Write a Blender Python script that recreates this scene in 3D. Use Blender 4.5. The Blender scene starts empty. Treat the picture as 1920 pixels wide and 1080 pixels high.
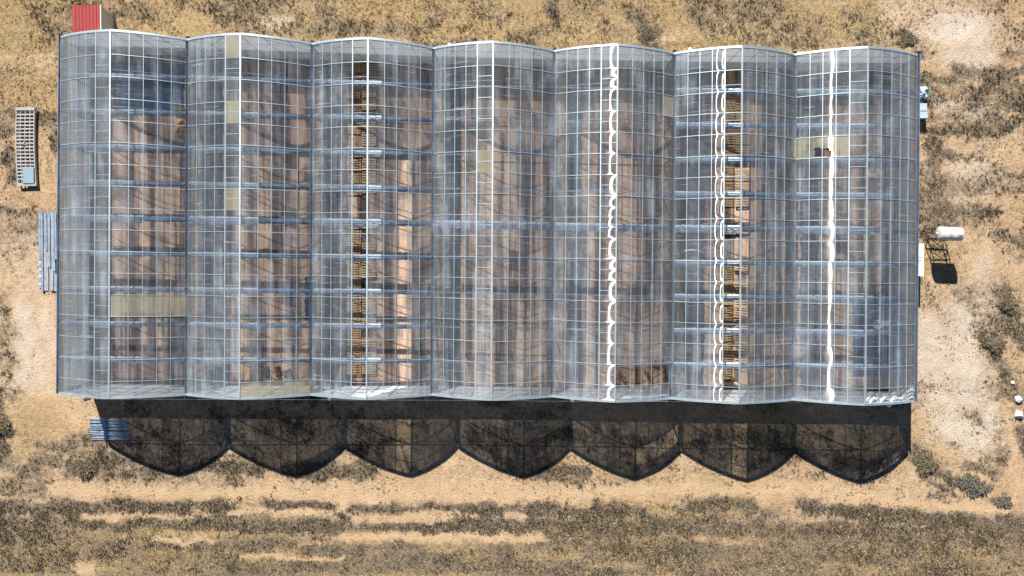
import bpy, math, random
import numpy as np
from mathutils import Vector, Matrix
random.seed(7); rng = np.random.default_rng(7)
C = bpy.context.scene.collection
sc = bpy.context.scene
RAD = math.radians

# ------------------------------------------------------------------ camera
FPX, CAMZ = 1413.0, 64.0
def cam_matrix(nx, ny):
    d = np.array([nx-960, -(ny-540), -FPX]); d /= np.linalg.norm(d)
    t = np.array([0, 0, -1.]); v = np.cross(d, t); c = d @ t
    K = np.array([[0, -v[2], v[1]], [v[2], 0, -v[0]], [-v[1], v[0], 0]])
    return np.eye(3)+K+K@K/(1+c)
CR = cam_matrix(975, 508)
def at(x, y, z=0.0):
    d = CR @ np.array([x-960, -(y-540), -FPX]); s = (z-CAMZ)/d[2]
    return np.array([0, 0, CAMZ])+d*s
cam = bpy.data.cameras.new('camera'); co = bpy.data.objects.new('camera', cam); C.objects.link(co)
co.matrix_world = Matrix.Translation((0, 0, CAMZ)) @ Matrix(CR.tolist()).to_4x4()
cam.sensor_width = 36; cam.lens = 36*FPX/1920; cam.clip_end = 6000; sc.camera = co

# ------------------------------------------------------------------ sky, sun, exposure
SUNV = np.array([-0.41, 1.255, 1.0]); SUNV /= np.linalg.norm(SUNV)
EL = math.asin(SUNV[2]); AZ = math.atan2(SUNV[0], SUNV[1])
w = bpy.data.worlds.new('World'); sc.world = w; w.use_nodes = True
nt = w.node_tree; bg = nt.nodes['Background']
sk = nt.nodes.new('ShaderNodeTexSky'); sk.sky_type = 'NISHITA'; sk.sun_disc = False
sk.sun_elevation = EL; sk.sun_rotation = AZ; sk.air_density = 0.55; sk.dust_density = 0.0; sk.ozone_density = 2.0; sk.altitude = 300
nt.links.new(sk.outputs[0], bg.inputs[0]); bg.inputs[1].default_value = 0.05
sl = bpy.data.lights.new('sun', 'SUN'); sl.energy = 5.0; sl.angle = RAD(0.53); sl.color = (1, .94, .85)
so = bpy.data.objects.new('sun', sl); C.objects.link(so)
so.rotation_euler = Vector(SUNV.tolist()).to_track_quat('Z', 'Y').to_euler(); so.location = (0, 0, 80)
sc.view_settings.view_transform = 'Standard'; sc.view_settings.look = 'None'
sc.view_settings.exposure = 0.95; sc.view_settings.gamma = 1
sc.cycles.transparent_max_bounces = 32; sc.cycles.max_bounces = 8

# ------------------------------------------------------------------ object helpers
def tag(o, label=None, cat=None, group=None, kind=None):
    if label: o['label'] = label
    if cat: o['category'] = cat
    if group: o['group'] = group
    if kind: o['kind'] = kind
    return o
def empty(name, loc=(0, 0, 0), rz=0, parent=None):
    o = bpy.data.objects.new(name, None); C.objects.link(o); o.location = loc; o.rotation_euler.z = rz
    if parent: o.parent = parent
    o.empty_display_size = .3
    return o
class MB:
    def __init__(s): s.v = []; s.f = []; s.n = 0; s.m = []
    def add(s, vs, fs, mi=0):
        s.v += [tuple(float(c) for c in p) for p in vs]
        s.f += [tuple(i+s.n for i in f) for f in fs]; s.m += [mi]*len(fs); s.n += len(vs)
    def box(s, x0, x1, y0, y1, z0, z1, mi=0):
        s.add([(x0,y0,z0),(x1,y0,z0),(x1,y1,z0),(x0,y1,z0),(x0,y0,z1),(x1,y0,z1),(x1,y1,z1),(x0,y1,z1)],
              [(0,3,2,1),(4,5,6,7),(0,1,5,4),(1,2,6,5),(2,3,7,6),(3,0,4,7)], mi)
    def bar(s, a, b, w_, h_=None, up=(0, 0, 1), mi=0):
        h_ = h_ or w_; a = np.array(a, float); b = np.array(b, float)
        d = b-a; d /= np.linalg.norm(d); up = np.array(up, float)
        if abs(d @ up) > .98: up = np.array([0, 1., 0])
        sd = np.cross(d, up); sd /= np.linalg.norm(sd); u = np.cross(sd, d)
        vs = [p+sd*i*w_/2+u*j*h_/2 for p in (a, b) for i, j in ((-1,-1),(1,-1),(1,1),(-1,1))]
        s.add(vs, [(0,3,2,1),(4,5,6,7),(0,1,5,4),(1,2,6,5),(2,3,7,6),(3,0,4,7)], mi)
    def sweep(s, pts, side, up, w_, h_, mi=0):
        n = len(pts); vs = []
        for i in range(n):
            p = np.array(pts[i]); sd = np.array(side[i]); u = np.array(up[i])
            vs += [p-sd*w_/2, p+sd*w_/2, p+sd*w_/2+u*h_, p-sd*w_/2+u*h_]
        fs = [(3,2,1,0), (4*n-4,4*n-3,4*n-2,4*n-1)]
        for i in range(n-1):
            for j in range(4): fs.append((4*i+j, 4*i+(j+1)%4, 4*i+4+(j+1)%4, 4*i+4+j))
        s.add(vs, fs, mi)
    def tube(s, pts, r, seg=6, mi=0):
        pts = [np.array(p, float) for p in pts]; n = len(pts); vs = []
        for i, p in enumerate(pts):
            d = pts[min(i+1, n-1)]-pts[max(i-1, 0)]; d /= np.linalg.norm(d)
            a = np.cross(d, (0, 0, 1.)) if abs(d[2]) < .95 else np.cross(d, (0, 1., 0)); a /= np.linalg.norm(a); b = np.cross(a, d)
            vs += [p+r*(a*math.cos(2*math.pi*k/seg)+b*math.sin(2*math.pi*k/seg)) for k in range(seg)]
        fs = [tuple(range(seg))[::-1], tuple(range((n-1)*seg, n*seg))]
        for i in range(n-1):
            for k in range(seg): fs.append((i*seg+k, i*seg+(k+1)%seg, (i+1)*seg+(k+1)%seg, (i+1)*seg+k))
        s.add(vs, fs, mi)
    def build(s, name, mats, parent=None, smooth=False):
        me = bpy.data.meshes.new(name); me.from_pydata(s.v, [], s.f)
        if not isinstance(mats, (list, tuple)): mats = [mats]
        for m in mats: me.materials.append(m)
        if len(mats) > 1: me.polygons.foreach_set('material_index', s.m)
        if smooth: me.polygons.foreach_set('use_smooth', [True]*len(me.polygons))
        me.update()
        o = bpy.data.objects.new(name, me); C.objects.link(o)
        if parent: o.parent = parent
        return o
def copy_tree(o, parent=None):
    c = o.copy(); C.objects.link(c)
    if parent: c.parent = parent
    for ch in [k for k in sc.objects if k.parent == o]: copy_tree(ch, c)
    return c
def np_mesh(name, V, F, mat, k=3, attr=None, cols=None, smooth=False, parent=None):
    me = bpy.data.meshes.new(name); nf = len(F)
    me.vertices.add(len(V)); me.vertices.foreach_set('co', V.astype(np.float32).ravel())
    me.loops.add(nf*k); me.loops.foreach_set('vertex_index', F.astype(np.int32).ravel())
    me.polygons.add(nf); me.polygons.foreach_set('loop_start', np.arange(0, nf*k, k, dtype=np.int32))
    me.polygons.foreach_set('loop_total', np.full(nf, k, dtype=np.int32))
    if smooth: me.polygons.foreach_set('use_smooth', np.ones(nf, bool))
    me.materials.append(mat); me.update(calc_edges=True)
    if cols is not None:
        a = me.color_attributes.new(attr, 'FLOAT_COLOR', 'POINT')
        c4 = np.ones((len(V), 4), np.float32); c4[:, :3] = cols; a.data.foreach_set('color', c4.ravel())
    o = bpy.data.objects.new(name, me); C.objects.link(o)
    if parent: o.parent = parent
    return o

# ------------------------------------------------------------------ materials
class NT:
    def __init__(s, name):
        s.m = bpy.data.materials.new(name); s.m.use_nodes = True; s.t = s.m.node_tree; s.t.nodes.clear()
        s.out = s.t.nodes.new('ShaderNodeOutputMaterial')
    def n(s, typ, ins=None, **kw):
        q = s.t.nodes.new(typ)
        for k, v in kw.items(): setattr(q, k, v)
        for k, v in (ins or {}).items():
            if isinstance(v, bpy.types.NodeSocket): s.t.links.new(v, q.inputs[k])
            else: q.inputs[k].default_value = v
        return q
    def noise(s, vec, scale, detail=4, rough=.55):
        return s.n('ShaderNodeTexNoise', {'Vector': vec, 'Scale': scale, 'Detail': detail, 'Roughness': rough}).outputs[0]
    def ramp(s, fac, stops):
        r = s.n('ShaderNodeValToRGB', {'Fac': fac}); e = r.color_ramp.elements
        while len(e) < len(stops): e.new(.5)
        for el, (p, c) in zip(e, stops):
            el.position = p; el.color = (*c, 1) if len(c) == 3 else c
        return r.outputs[0]
    def math(s, op, a, b=0.0, c=None, clamp=False):
        q = s.n('ShaderNodeMath', {0: a, 1: b}, operation=op, use_clamp=clamp)
        if c is not None: q.inputs[2].default_value = c
        return q.outputs[0]
    def mix(s, f, a, b):
        q = s.t.nodes.new('ShaderNodeMix'); q.data_type = 'RGBA'
        for i, v in ((0, f), (6, a), (7, b)):
            if isinstance(v, bpy.types.NodeSocket): s.t.links.new(v, q.inputs[i])
            else: q.inputs[i].default_value = (*v, 1) if isinstance(v, tuple) and len(v) == 3 else v
        return q.outputs[2]
    def coord(s, scale=(1, 1, 1), kind='Object'):
        tc = s.n('ShaderNodeTexCoord')
        return s.n('ShaderNodeMapping', {'Vector': tc.outputs[kind], 'Scale': scale}).outputs[0]
    def finish(s, sh): s.t.links.new(sh, s.out.inputs['Surface']); return s.m
def pbr(name, col, rough=.6, metal=0.0, var=.15, scale=6.0, bump=0.0, dirt=None, spec=.5):
    t = NT(name); v = t.coord(); nz = t.noise(v, scale, 5)
    lo = tuple(c*(1-var) for c in col); hi = tuple(min(1, c*(1+var)) for c in col)
    c = t.ramp(nz, [(.3, lo), (.7, hi)])
    if dirt:
        n2 = t.noise(v, scale*.35, 6, .7); m = t.ramp(n2, [(.5, (0, 0, 0)), (.68, (1, 1, 1))]); c = t.mix(m, c, dirt)
    b = t.n('ShaderNodeBsdfPrincipled', {'Base Color': c, 'Roughness': rough, 'Metallic': metal, 'Specular IOR Level': spec})
    if bump: t.t.links.new(t.n('ShaderNodeBump', {'Height': nz, 'Strength': bump, 'Distance': .02}).outputs[0], b.inputs['Normal'])
    return t.finish(b.outputs[0])

def sheet_mat(name, tint, veil_col, v0, v1, gloss=1.0, ax=.008, ay=.42, kf=1.5, tlo=.55, kt=.5):
    """ribbed polycarbonate: the ribs run over the arch, so gloss spreads along the span and stays tight across it"""
    t = NT(name)
    vs = t.coord((.22, 7, .3)); fine = t.noise(vs, 1.6, 5, .7)
    blot = t.noise(t.coord((1, .35, 1)), .55, 3)
    col_ = t.ramp(t.noise(t.coord((1.5, .05, .6)), 1.0, 4, .65), [(.42, (0, 0, 0)), (.62, (1, 1, 1))])  # pale lengthwise bands: reflected and refracted light painted into the veil
    pat = t.ramp(t.noise(t.coord((.55, .42, .5)), 1.0, 4, .6), [(.45, (0, 0, 0)), (.65, (1, 1, 1))])
    at_ = t.n('ShaderNodeAttribute', attribute_name='age_haze').outputs[0]
    age_haze = t.n('ShaderNodeSeparateColor', {0: at_}).outputs[0]
    st = t.ramp(fine, [(.42, (0, 0, 0)), (.66, (1, 1, 1))])
    scr = t.ramp(t.noise(t.coord((.5, 12, .3)), 1.0, 2), [(.66, (0, 0, 0)), (.71, (1, 1, 1))])
    f = t.math('MULTIPLY', st, v1*.55)
    f = t.math('ADD', f, t.math('MULTIPLY', scr, .34))
    f = t.math('ADD', f, t.math('MULTIPLY', age_haze, v1))
    f = t.math('ADD', f, t.math('MULTIPLY', blot, v1*.5)); f = t.math('ADD', f, t.math('MULTIPLY', t.math('MULTIPLY', col_, pat), v1*3.4)); f = t.math('ADD', f, t.math('MULTIPLY', col_, v1*1.0))
    f = t.math('ADD', f, v0)
    lwv = t.n('ShaderNodeLayerWeight', {'Blend': .5}).outputs['Facing']
    f = t.math('ADD', f, t.math('MULTIPLY', t.math('POWER', lwv, 1.25), kf)); f = t.math('MINIMUM', f, .93)
    dim = t.math('SUBTRACT', 1.0, t.math('MULTIPLY', t.math('POWER', lwv, 1.15), kt)); dim = t.math('MAXIMUM', dim, .12)
    tr = t.n('ShaderNodeBsdfTransparent', {0: t.mix(dim, (0.0, 0.0, 0.0), tint)})
    df = t.n('ShaderNodeBsdfDiffuse', {0: (*veil_col, 1)}); tl = t.n('ShaderNodeBsdfTranslucent', {0: (*veil_col, 1)})
    vd = t.n('ShaderNodeMixShader', {0: tlo, 1: df.outputs[0], 2: tl.outputs[0]})
    a = t.n('ShaderNodeMixShader', {0: f, 1: tr.outputs[0], 2: vd.outputs[0]})
    al = math.sqrt(ax*ay); an = 1-ax/al
    g = t.n('ShaderNodeBsdfAnisotropic', {'Color': (1, 1, 1, 1), 'Roughness': math.sqrt(al), 'Anisotropy': an})
    try: g.distribution = 'GGX'
    except Exception: pass
    tv = t.n('ShaderNodeCombineXYZ', {0: 1.0, 1: 0.0, 2: 0.0}); t.t.links.new(tv.outputs[0], g.inputs['Tangent'])
    lw = t.n('ShaderNodeLayerWeight', {'Blend': .5}).outputs['Facing']
    fr = t.math('POWER', lw, 3.5); fr = t.math('MULTIPLY', fr, .75); fr = t.math('ADD', fr, .10*gloss, clamp=True)
    o = t.n('ShaderNodeMixShader', {0: fr, 1: a.outputs[0], 2: g.outputs[0]})
    return t.finish(o.outputs[0])

M = {}
M['sheet'] = sheet_mat('clear_ribbed_sheet', (.90, .91, .93), (.76, .85, .95), .0, .085, kf=.20, kt=1.18, gloss=.66, ax=.0035)
M['wall_sheet'] = sheet_mat('wall_sheet', (.66, .67, .68), (.75, .78, .80), .10, .15, gloss=.6, ax=.05, ay=.3, kf=.9, tlo=.3)
M['wall_low'] = sheet_mat('lower_wall_sheet', (.2, .21, .22), (.50, .54, .56), .55, .2, kf=.6, gloss=.5, ax=.05, ay=.3, tlo=.12)
M['yellow'] = sheet_mat('yellowed_sheet', (.88, .85, .70), (.56, .54, .42), .20, .3, kf=1.0, ax=.01)
M['alu'] = pbr('galvanised_bar', (.76, .91, 1.0), .46, .86, .12, 3)
M['alu_dark'] = pbr('galvanised_truss', (.45, .56, .70), .42, .85, .15, 3)
M['gutter'] = pbr('gutter_metal', (.40, .50, .64), .38, .75, .18, 1.5, dirt=(.35, .36, .36))
M['blue_screen'] = pbr('rolled_blue_screen', (.16, .27, .42), .6, 0, .25, 9, bump=.4)  # shaded copy of the folded screen, blue shade put into its colour
M['curtain'] = pbr('folded_screen', (.36, .44, .52), .8, 0, .12, 9, bump=.4)
M['wire'] = pbr('wire', (.6, .66, .72), .4, .7)
M['black'] = pbr('black_cap', (.02, .02, .025), .6)
M['red'] = pbr('red_roof_metal', (.29, .032, .028), .5, .0, .12, 2.0, dirt=(.25, .05, .04))
M['cream'] = pbr('cream_cladding', (.42, .40, .32), .7, 0, .1, 4, dirt=(.33, .31, .25))
M['white'] = pbr('white_paint', (.78, .78, .76), .5, 0, .05, 4)
M['white2'] = pbr('tank_white', (.56, .56, .54), .45, 0, .07, 3, dirt=(.62, .57, .47))
M['greysteel'] = pbr('channel_steel', (.50, .60, .70), .38, .6, .25, 1.7, dirt=(.36, .42, .46))
M['greysteel_b'] = pbr('channel_steel_dull', (.40, .42, .46), .55, .35, .25, 1.7, dirt=(.3, .28, .28))
M['rod'] = pbr('rod_steel', (.45, .55, .66), .35, .6, .3, 2)
M['lattice'] = pbr('bench_grey', (.36, .36, .35), .7, 0, .12, 6, dirt=(.28, .27, .25))
M['pale_blue'] = pbr('pale_blue_board', (.23, .33, .40), .5, 0, .06, 6)
M['rust'] = pbr('dark_stand', (.07, .05, .045), .7, .2, .3, 5)
M['rock'] = pbr('white_rock', (.68, .67, .63), .9, 0, .2, 4, bump=.8)
M['navy'] = pbr('navy_sheeting', (.012, .045, .11), .5, 0, .35, 2, bump=.5, dirt=(.03, .08, .14))
M['ycrate'] = pbr('yellow_plastic', (.60, .33, .03), .5, 0, .1, 5)
M['fabric_white'] = pbr('white_tarp', (.38, .46, .53), .7, 0, .12, 5, bump=.5)
M['plank'] = pbr('dark_plank', (.10, .065, .04), .8, 0, .4, 9)
M['mat'] = pbr('woven_matting', (.045, .05, .07), .8, 0, .6, 1.2, dirt=(.10, .095, .10))  # colour of the gutter shade painted along the floor
M['teal'] = pbr('teal_plastic', (.03, .25, .25), .5)

def wood_mat():
    t = NT('pallet_wood'); v = t.coord((3, 14, 3)); n1 = t.noise(v, 2.0, 6, .65)
    oi = t.n('ShaderNodeObjectInfo').outputs['Random']
    c1 = t.ramp(n1, [(.25, (.24, .13, .055)), (.5, (.50, .32, .16)), (.8, (.68, .52, .32))])
    n2 = t.noise(t.coord((.6, 5.5, 1)), 1.0, 1)
    c2 = t.mix(t.math('MULTIPLY', t.ramp(n2, [(.5, (0, 0, 0)), (.62, (1, 1, 1))]), .5), c1, (.16, .085, .04))
    c3 = t.mix(t.math('ADD', t.math('MULTIPLY', oi, .45), .12), c2, (.30, .27, .22))
    b = t.n('ShaderNodeBsdfPrincipled', {'Base Color': c3, 'Roughness': .85})
    return t.finish(b.outputs[0])
M['wood'] = wood_mat()

def ground_mat():
    t = NT('dry_ground'); tc = t.n('ShaderNodeTexCoord').outputs['Object']
    a = t.n('ShaderNodeAttribute', attribute_name='cover').outputs[0]
    s = t.n('ShaderNodeSeparateColor', {0: a}); W, G, B = s.outputs[0], s.outputs[1], s.outputs[2]
    big = t.noise(tc, .12, 4); mid = t.noise(tc, .9, 6, .62); fine = t.noise(tc, 5.5, 5, .65); spk = t.noise(tc, 14, 3, .6)
    grain = t.noise(tc, 9.0, 4, .75); g2 = t.noise(tc, 2.6, 5, .7)
    S = t.n('ShaderNodeAttribute', attribute_name='path').outputs[0]; S = t.n('ShaderNodeSeparateColor', {0: S}).outputs[0]
    sand = t.ramp(mid, [(.3, (.38, .27, .175)), (.5, (.50, .365, .24)), (.72, (.60, .46, .325))])
    sand = t.mix(t.ramp(big, [(.4, (0, 0, 0)), (.62, (.7, .7, .7))]), sand, (.42, .27, .155))
    sand = t.mix(t.math('MULTIPLY', t.ramp(g2, [(.42, (0, 0, 0)), (.62, (1, 1, 1))]), .45), sand, (.23, .155, .085))
    sand = t.mix(S, sand, t.ramp(mid, [(.3, (.44, .305, .185)), (.7, (.54, .395, .25))]))
    pale = t.ramp(mid, [(.3, (.45, .385, .315)), (.7, (.60, .53, .45))])
    sand = t.mix(B, sand, pale)
    gcol = t.ramp(grain, [(.34, (.13, .085, .035)), (.5, (.29, .205, .095)), (.66, (.46, .35, .18))])
    gm = t.math('ADD', t.math('MULTIPLY', grain, 1.0), t.math('MULTIPLY', g2, .8)); gm = t.math('ADD', gm, G)
    gm = t.n('ShaderNodeMapRange', {0: gm, 1: 1.02, 2: 1.34}).outputs[0]
    c = t.mix(gm, sand, gcol)
    wcol = t.ramp(grain, [(.34, (.05, .04, .034)), (.50, (.15, .12, .09)), (.66, (.34, .28, .20))])
    wm = t.math('ADD', t.math('MULTIPLY', grain, 1.0), t.math('MULTIPLY', g2, 1.0)); wm = t.math('ADD', wm, t.math('MULTIPLY', W, .9))
    wm = t.n('ShaderNodeMapRange', {0: wm, 1: 1.16, 2: 1.48}).outputs[0]
    c = t.mix(wm, c, wcol)
    dk = t.math('MULTIPLY', t.ramp(spk, [(.56, (0, 0, 0)), (.66, (1, 1, 1))]), t.math('SUBTRACT', .66, t.math('MULTIPLY', S, .3)))
    c = t.mix(dk, c, (.12, .085, .052))
    c = t.mix(t.math('MULTIPLY', t.ramp(grain, [(.56, (0, 0, 0)), (.68, (1, 1, 1))]), .4), c, (.56, .45, .30))
    b = t.n('ShaderNodeBsdfPrincipled', {'Base Color': c, 'Roughness': .95, 'Specular IOR Level': .1})
    h = t.math('ADD', t.math('MULTIPLY', fine, .7), t.math('MULTIPLY', spk, .5))
    t.t.links.new(t.n('ShaderNodeBump', {'Height': h, 'Strength': 1.0, 'Distance': .10}).outputs[0], b.inputs['Normal'])
    return t.finish(b.outputs[0])
M['ground'] = ground_mat()

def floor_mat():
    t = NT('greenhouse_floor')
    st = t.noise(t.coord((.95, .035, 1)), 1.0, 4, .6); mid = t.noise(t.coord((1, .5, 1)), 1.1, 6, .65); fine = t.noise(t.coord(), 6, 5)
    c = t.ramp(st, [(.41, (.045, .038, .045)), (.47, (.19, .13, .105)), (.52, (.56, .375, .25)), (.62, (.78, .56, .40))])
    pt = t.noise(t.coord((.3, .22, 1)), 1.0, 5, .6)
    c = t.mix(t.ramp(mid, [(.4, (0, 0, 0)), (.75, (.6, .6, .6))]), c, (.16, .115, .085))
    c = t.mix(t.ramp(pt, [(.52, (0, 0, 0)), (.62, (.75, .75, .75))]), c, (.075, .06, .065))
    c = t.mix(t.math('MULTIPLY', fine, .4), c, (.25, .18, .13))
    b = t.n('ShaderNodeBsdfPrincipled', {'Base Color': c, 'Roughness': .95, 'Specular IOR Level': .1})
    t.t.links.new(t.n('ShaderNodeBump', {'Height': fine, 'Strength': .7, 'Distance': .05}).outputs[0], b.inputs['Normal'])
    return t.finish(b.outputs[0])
M['floor'] = floor_mat()

def attr_mat(name, attr='tone'):
    t = NT(name); a = t.n('ShaderNodeAttribute', attribute_name=attr).outputs[0]
    d = t.n('ShaderNodeBsdfDiffuse', {0: a}); tl = t.n('ShaderNodeBsdfTranslucent', {0: a})
    return t.finish(t.n('ShaderNodeMixShader', {0: .2, 1: d.outputs[0], 2: tl.outputs[0]}).outputs[0])
M['tuft'] = attr_mat('dry_stems')

# ------------------------------------------------------------------ ground cover map (real patches of weed, litter and bare sand)
def vnoise(x, y, s, seed):
    r = np.random.default_rng(seed).random((256, 256)); u = x/s; v = y/s
    i = np.floor(u).astype(int); j = np.floor(v).astype(int); fu = u-i; fv = v-j
    fu = fu*fu*(3-2*fu); fv = fv*fv*(3-2*fv); g = lambda a, b: r[a % 256, b % 256]
    return (g(i, j)*(1-fu)+g(i+1, j)*fu)*(1-fv)+(g(i, j+1)*(1-fu)+g(i+1, j+1)*fu)*fv
def fbm(x, y, s, seed, o=4):
    t = 0; a = .5; n = 0
    for k in range(o): t = t+a*vnoise(x+k*17.3, y-k*9.1, s/2**k, seed+k); n += a; a *= .55
    return t/n
# patches in ground metres are looked up from where the photo shows them: (x0,y0,x1,y1,width,strength)
WEED = [(0,955,340,950,26,.9),(340,945,430,945,14,.8),(490,950,625,947,16,.95),(660,952,900,950,16,.8),(900,952,1200,958,26,.85),
 (1280,945,1400,950,26,.75),(1420,960,1520,965,20,.5),(1500,945,1620,962,26,.9),(1620,965,1920,985,32,.85),(0,975,240,985,22,.75),(380,985,640,990,26,.85),
 (240,975,370,985,18,.7),(640,985,860,992,16,.9),(640,965,660,985,16,.8),(860,985,1300,990,34,.75),(1300,985,1920,1010,40,.7),(640,1003,900,1000,8,.6),(280,1022,340,1025,12,.7),
 (370,1020,470,1025,20,.7),(480,1025,630,1025,14,.7),(660,1028,800,1026,18,.7),(1000,1020,1400,1025,40,.55),(540,1055,640,1052,16,.7),(1200,1060,1300,1055,20,.5),
 (0,1040,420,1060,60,.35),(600,1065,1920,1060,50,.38),(1400,1030,1920,1040,50,.42),
 (130,880,200,870,34,.75),(200,890,300,885,16,.6),(60,830,120,850,20,.4),(10,740,8,860,22,.85),(0,870,60,880,22,.6),(330,880,480,878,22,.8),(540,885,700,885,28,.85),
 (1000,885,1110,878,20,.85),(760,890,800,880,16,.4),(1200,905,1250,895,20,.4),(1480,905,1540,890,20,.4),(1725,855,1755,890,36,.9),(1780,905,1840,925,26,1),(1860,935,1890,945,16,.9),(1780,830,1800,835,14,.6),
 (470,50,640,55,22,.6),(640,55,800,55,24,.6),(600,40,760,40,10,.4),(330,5,420,12,14,.5),(270,10,330,60,20,.4),(1035,0,1045,40,24,.8),(1010,50,1050,55,20,.5),(1190,20,1240,85,36,.7),
 (1300,0,1330,60,34,.6),(1380,10,1460,30,18,.45),(1100,60,1180,60,20,.4),(1590,20,1650,50,18,.5),(1690,60,1720,95,36,.75),(1600,70,1700,65,14,.5),
 (1790,130,1880,140,28,.7),(1730,150,1800,165,22,.65),(1880,0,1900,100,30,.6),(1835,10,1850,90,10,.35),(1740,245,1900,240,24,.7),(1740,270,1760,380,30,.7),(1760,290,1830,300,18,.55),
 (1830,345,1900,350,16,.55),(1750,395,1860,400,24,.75),(1880,200,1920,210,30,.5),(1860,160,1910,130,20,.6),(1725,180,1750,220,14,.6),(1880,545,1915,640,34,.75),(1850,630,1880,700,32,.8),(1840,600,1900,610,16,.4),
 (1880,700,1920,690,20,.5),(1860,860,1900,830,26,.6),(1820,870,1870,890,20,.5),(1740,540,1760,590,12,.45),(1800,750,1815,800,18,.4),(1740,790,1760,830,14,.35),(1720,400,1760,420,18,.7),(1730,440,1760,470,14,.5),
 (68,590,75,640,7,.8),(70,650,70,690,7,.8),(10,250,20,340,24,.6),(15,470,30,520,6,.5),(30,500,50,560,7,.4),(70,30,95,60,26,.55),(10,560,25,740,24,.5),(0,640,20,650,40,.4),(100,230,108,290,10,.5),(40,370,80,390,14,.4),
 (150,755,170,760,12,.4),(250,770,330,840,60,.4),(420,790,560,800,60,.42),(640,780,720,830,60,.4),(900,820,1000,850,60,.4),(1130,830,1250,860,50,.4),(1330,850,1460,870,40,.42),(1540,860,1640,870,40,.42),
 (430,855,480,860,20,.4),(1300,880,1350,885,14,.3),(1560,900,1640,905,14,.3)]
GRASS = [(0,30,110,40,80,.35),(0,150,110,160,90,.32),(0,300,100,320,60,.22),(230,65,480,70,16,.45),(480,70,640,75,10,.3),(900,40,1180,30,50,.15),(1440,50,1590,75,34,.4),(1340,80,1480,80,20,.3),
 (0,1060,400,1065,60,.42),(400,1060,1000,1070,50,.3),(1000,1060,1920,1060,70,.3),(500,935,640,905,24,.1),(120,800,170,830,60,.25),(0,920,120,915,40,.3),(540,790,560,820,90,.1),(1000,760,1500,780,60,.1),
 (1740,230,1910,160,60,.2),(1740,450,1900,430,60,.1),(1860,620,1900,760,60,.25),(700,1045,760,1050,20,.3),(800,20,1000,25,30,.18),(1590,70,1720,100,20,.3)]
BARE = [(1760,55,1830,55,60,1.0),(1770,100,1850,105,34,.8),(1690,10,1740,20,34,.4),(500,38,530,38,24,.6),(1760,200,1840,215,18,.6),(1790,320,1860,325,30,.6),(1780,370,1850,372,12,.4),(1740,620,1760,740,60,.85),(1800,600,1810,740,70,.9),
 (1780,800,1840,820,50,1.0),(1850,770,1860,820,34,.9),(1840,500,1850,580,40,.5),(50,580,55,720,26,.8),(85,590,90,720,30,.6),(60,440,70,540,44,.35),(20,470,30,500,30,.3),(140,740,160,745,20,.3),
 (1200,70,1260,75,14,.4),(1560,85,1620,80,16,.3),(1500,5,1600,10,14,.3)]
SAND = [(100,920,640,925,24,1),(640,925,1100,928,28,1),(1100,920,1500,918,22,1),(1500,915,1650,935,20,1),(1650,935,1880,960,16,1),(1700,870,1860,955,10,.8),(1895,780,1905,940,12,1),(170,968,250,965,9,1),(240,965,340,975,8,.7),(430,958,600,962,9,1),(290,1012,400,1015,10,.9),
 (460,1043,640,1045,7,1),(640,1006,1010,1008,14,1),(145,1065,165,1068,20,1),(215,950,235,1000,8,.4),(700,975,830,970,14,.6),(1540,940,1640,925,10,.8),(1840,905,1850,925,18,1),(950,960,980,965,14,.7),(560,1020,640,1010,10,.5),(1220,940,1280,945,12,.6),
 (1280,1010,1420,1015,14,.4),(1480,960,1520,940,14,.5),(0,430,60,470,40,.3),(110,745,150,790,40,.8),(300,1000,620,1005,8,.4),(1060,1050,1200,1060,10,.4),(60,565,100,730,50,.9)]
def seg_field(X, Y, items):
    f = np.zeros_like(X)
    for (x0, y0, x1, y1, wd, st) in items:
        a = at(x0, y0)[:2]; b = at(x1, y1)[:2]; r = wd/22.0*.5
        L = b-a; l2 = L@L+1e-6; tt = np.clip(((X-a[0])*L[0]+(Y-a[1])*L[1])/l2, 0, 1)
        d = np.hypot(X-a[0]-tt*L[0], Y-a[1]-tt*L[1])
        f = np.maximum(f, st*np.exp(-(d/r)**2*.55))
    return f
def cover(X, Y):
    wx = X+(fbm(X, Y, 1.3, 3)-.5)*1.8+(fbm(X, Y, 5, 43)-.5)*1.2; wy = Y+(fbm(X, Y, 1.3, 13)-.5)*1.0
    W = seg_field(wx, wy, WEED); G = seg_field(wx, wy, GRASS); B = seg_field(wx, wy, BARE); S = seg_field(wx, wy, SAND)
    bg_ = fbm(X*.55, Y*1.3, 3.2, 23, 5)
    W = np.maximum(W, np.clip((bg_-.46)*2.6, 0, .5))
    W = W*(.25+1.5*fbm(X*.8, Y, 1.1, 91, 4)); yn = at(960, 100)[1]
    G = np.maximum(G, np.where(Y > yn, .38, 0)*(X < 30)); W = np.where(Y > yn, W*.62+.10*(X < 32), W)
    yb = at(960, 985)[1]; W = np.where(Y < yb, np.maximum(W, .40+(fbm(X*.22, Y*1.7, 1.6, 81, 4)-.5)*.9), W); G = np.where(Y < yb, np.maximum(G, .42), G)
    out = (np.abs(X) > 46) | (np.abs(Y) > 27)
    W = W*(1-.9*S)*(1-.75*B); G = np.maximum(G, np.clip((fbm(X, Y, 7, 33)-.45)*1.2, 0, .3))*(1-.8*S)*(1-.8*B)
    return W, G, np.clip(B, 0, 1), S
def axis(a, b, step, far):
    c = np.arange(a, b+step/2, step); g = [step*1.0]
    e = []; p = 0; s = step*4
    while p < far: p += s; s *= 1.5; e.append(p)
    e = np.array(e); return np.concatenate([(a-e)[::-1], c, b+e])
gx = axis(-48, 48, .22, 2500); gy = axis(-29, 29, .22, 2500)
GX, GY = np.meshgrid(gx, gy)
Wf, Gf, Bf, Sf = cover(GX, GY)
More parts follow.
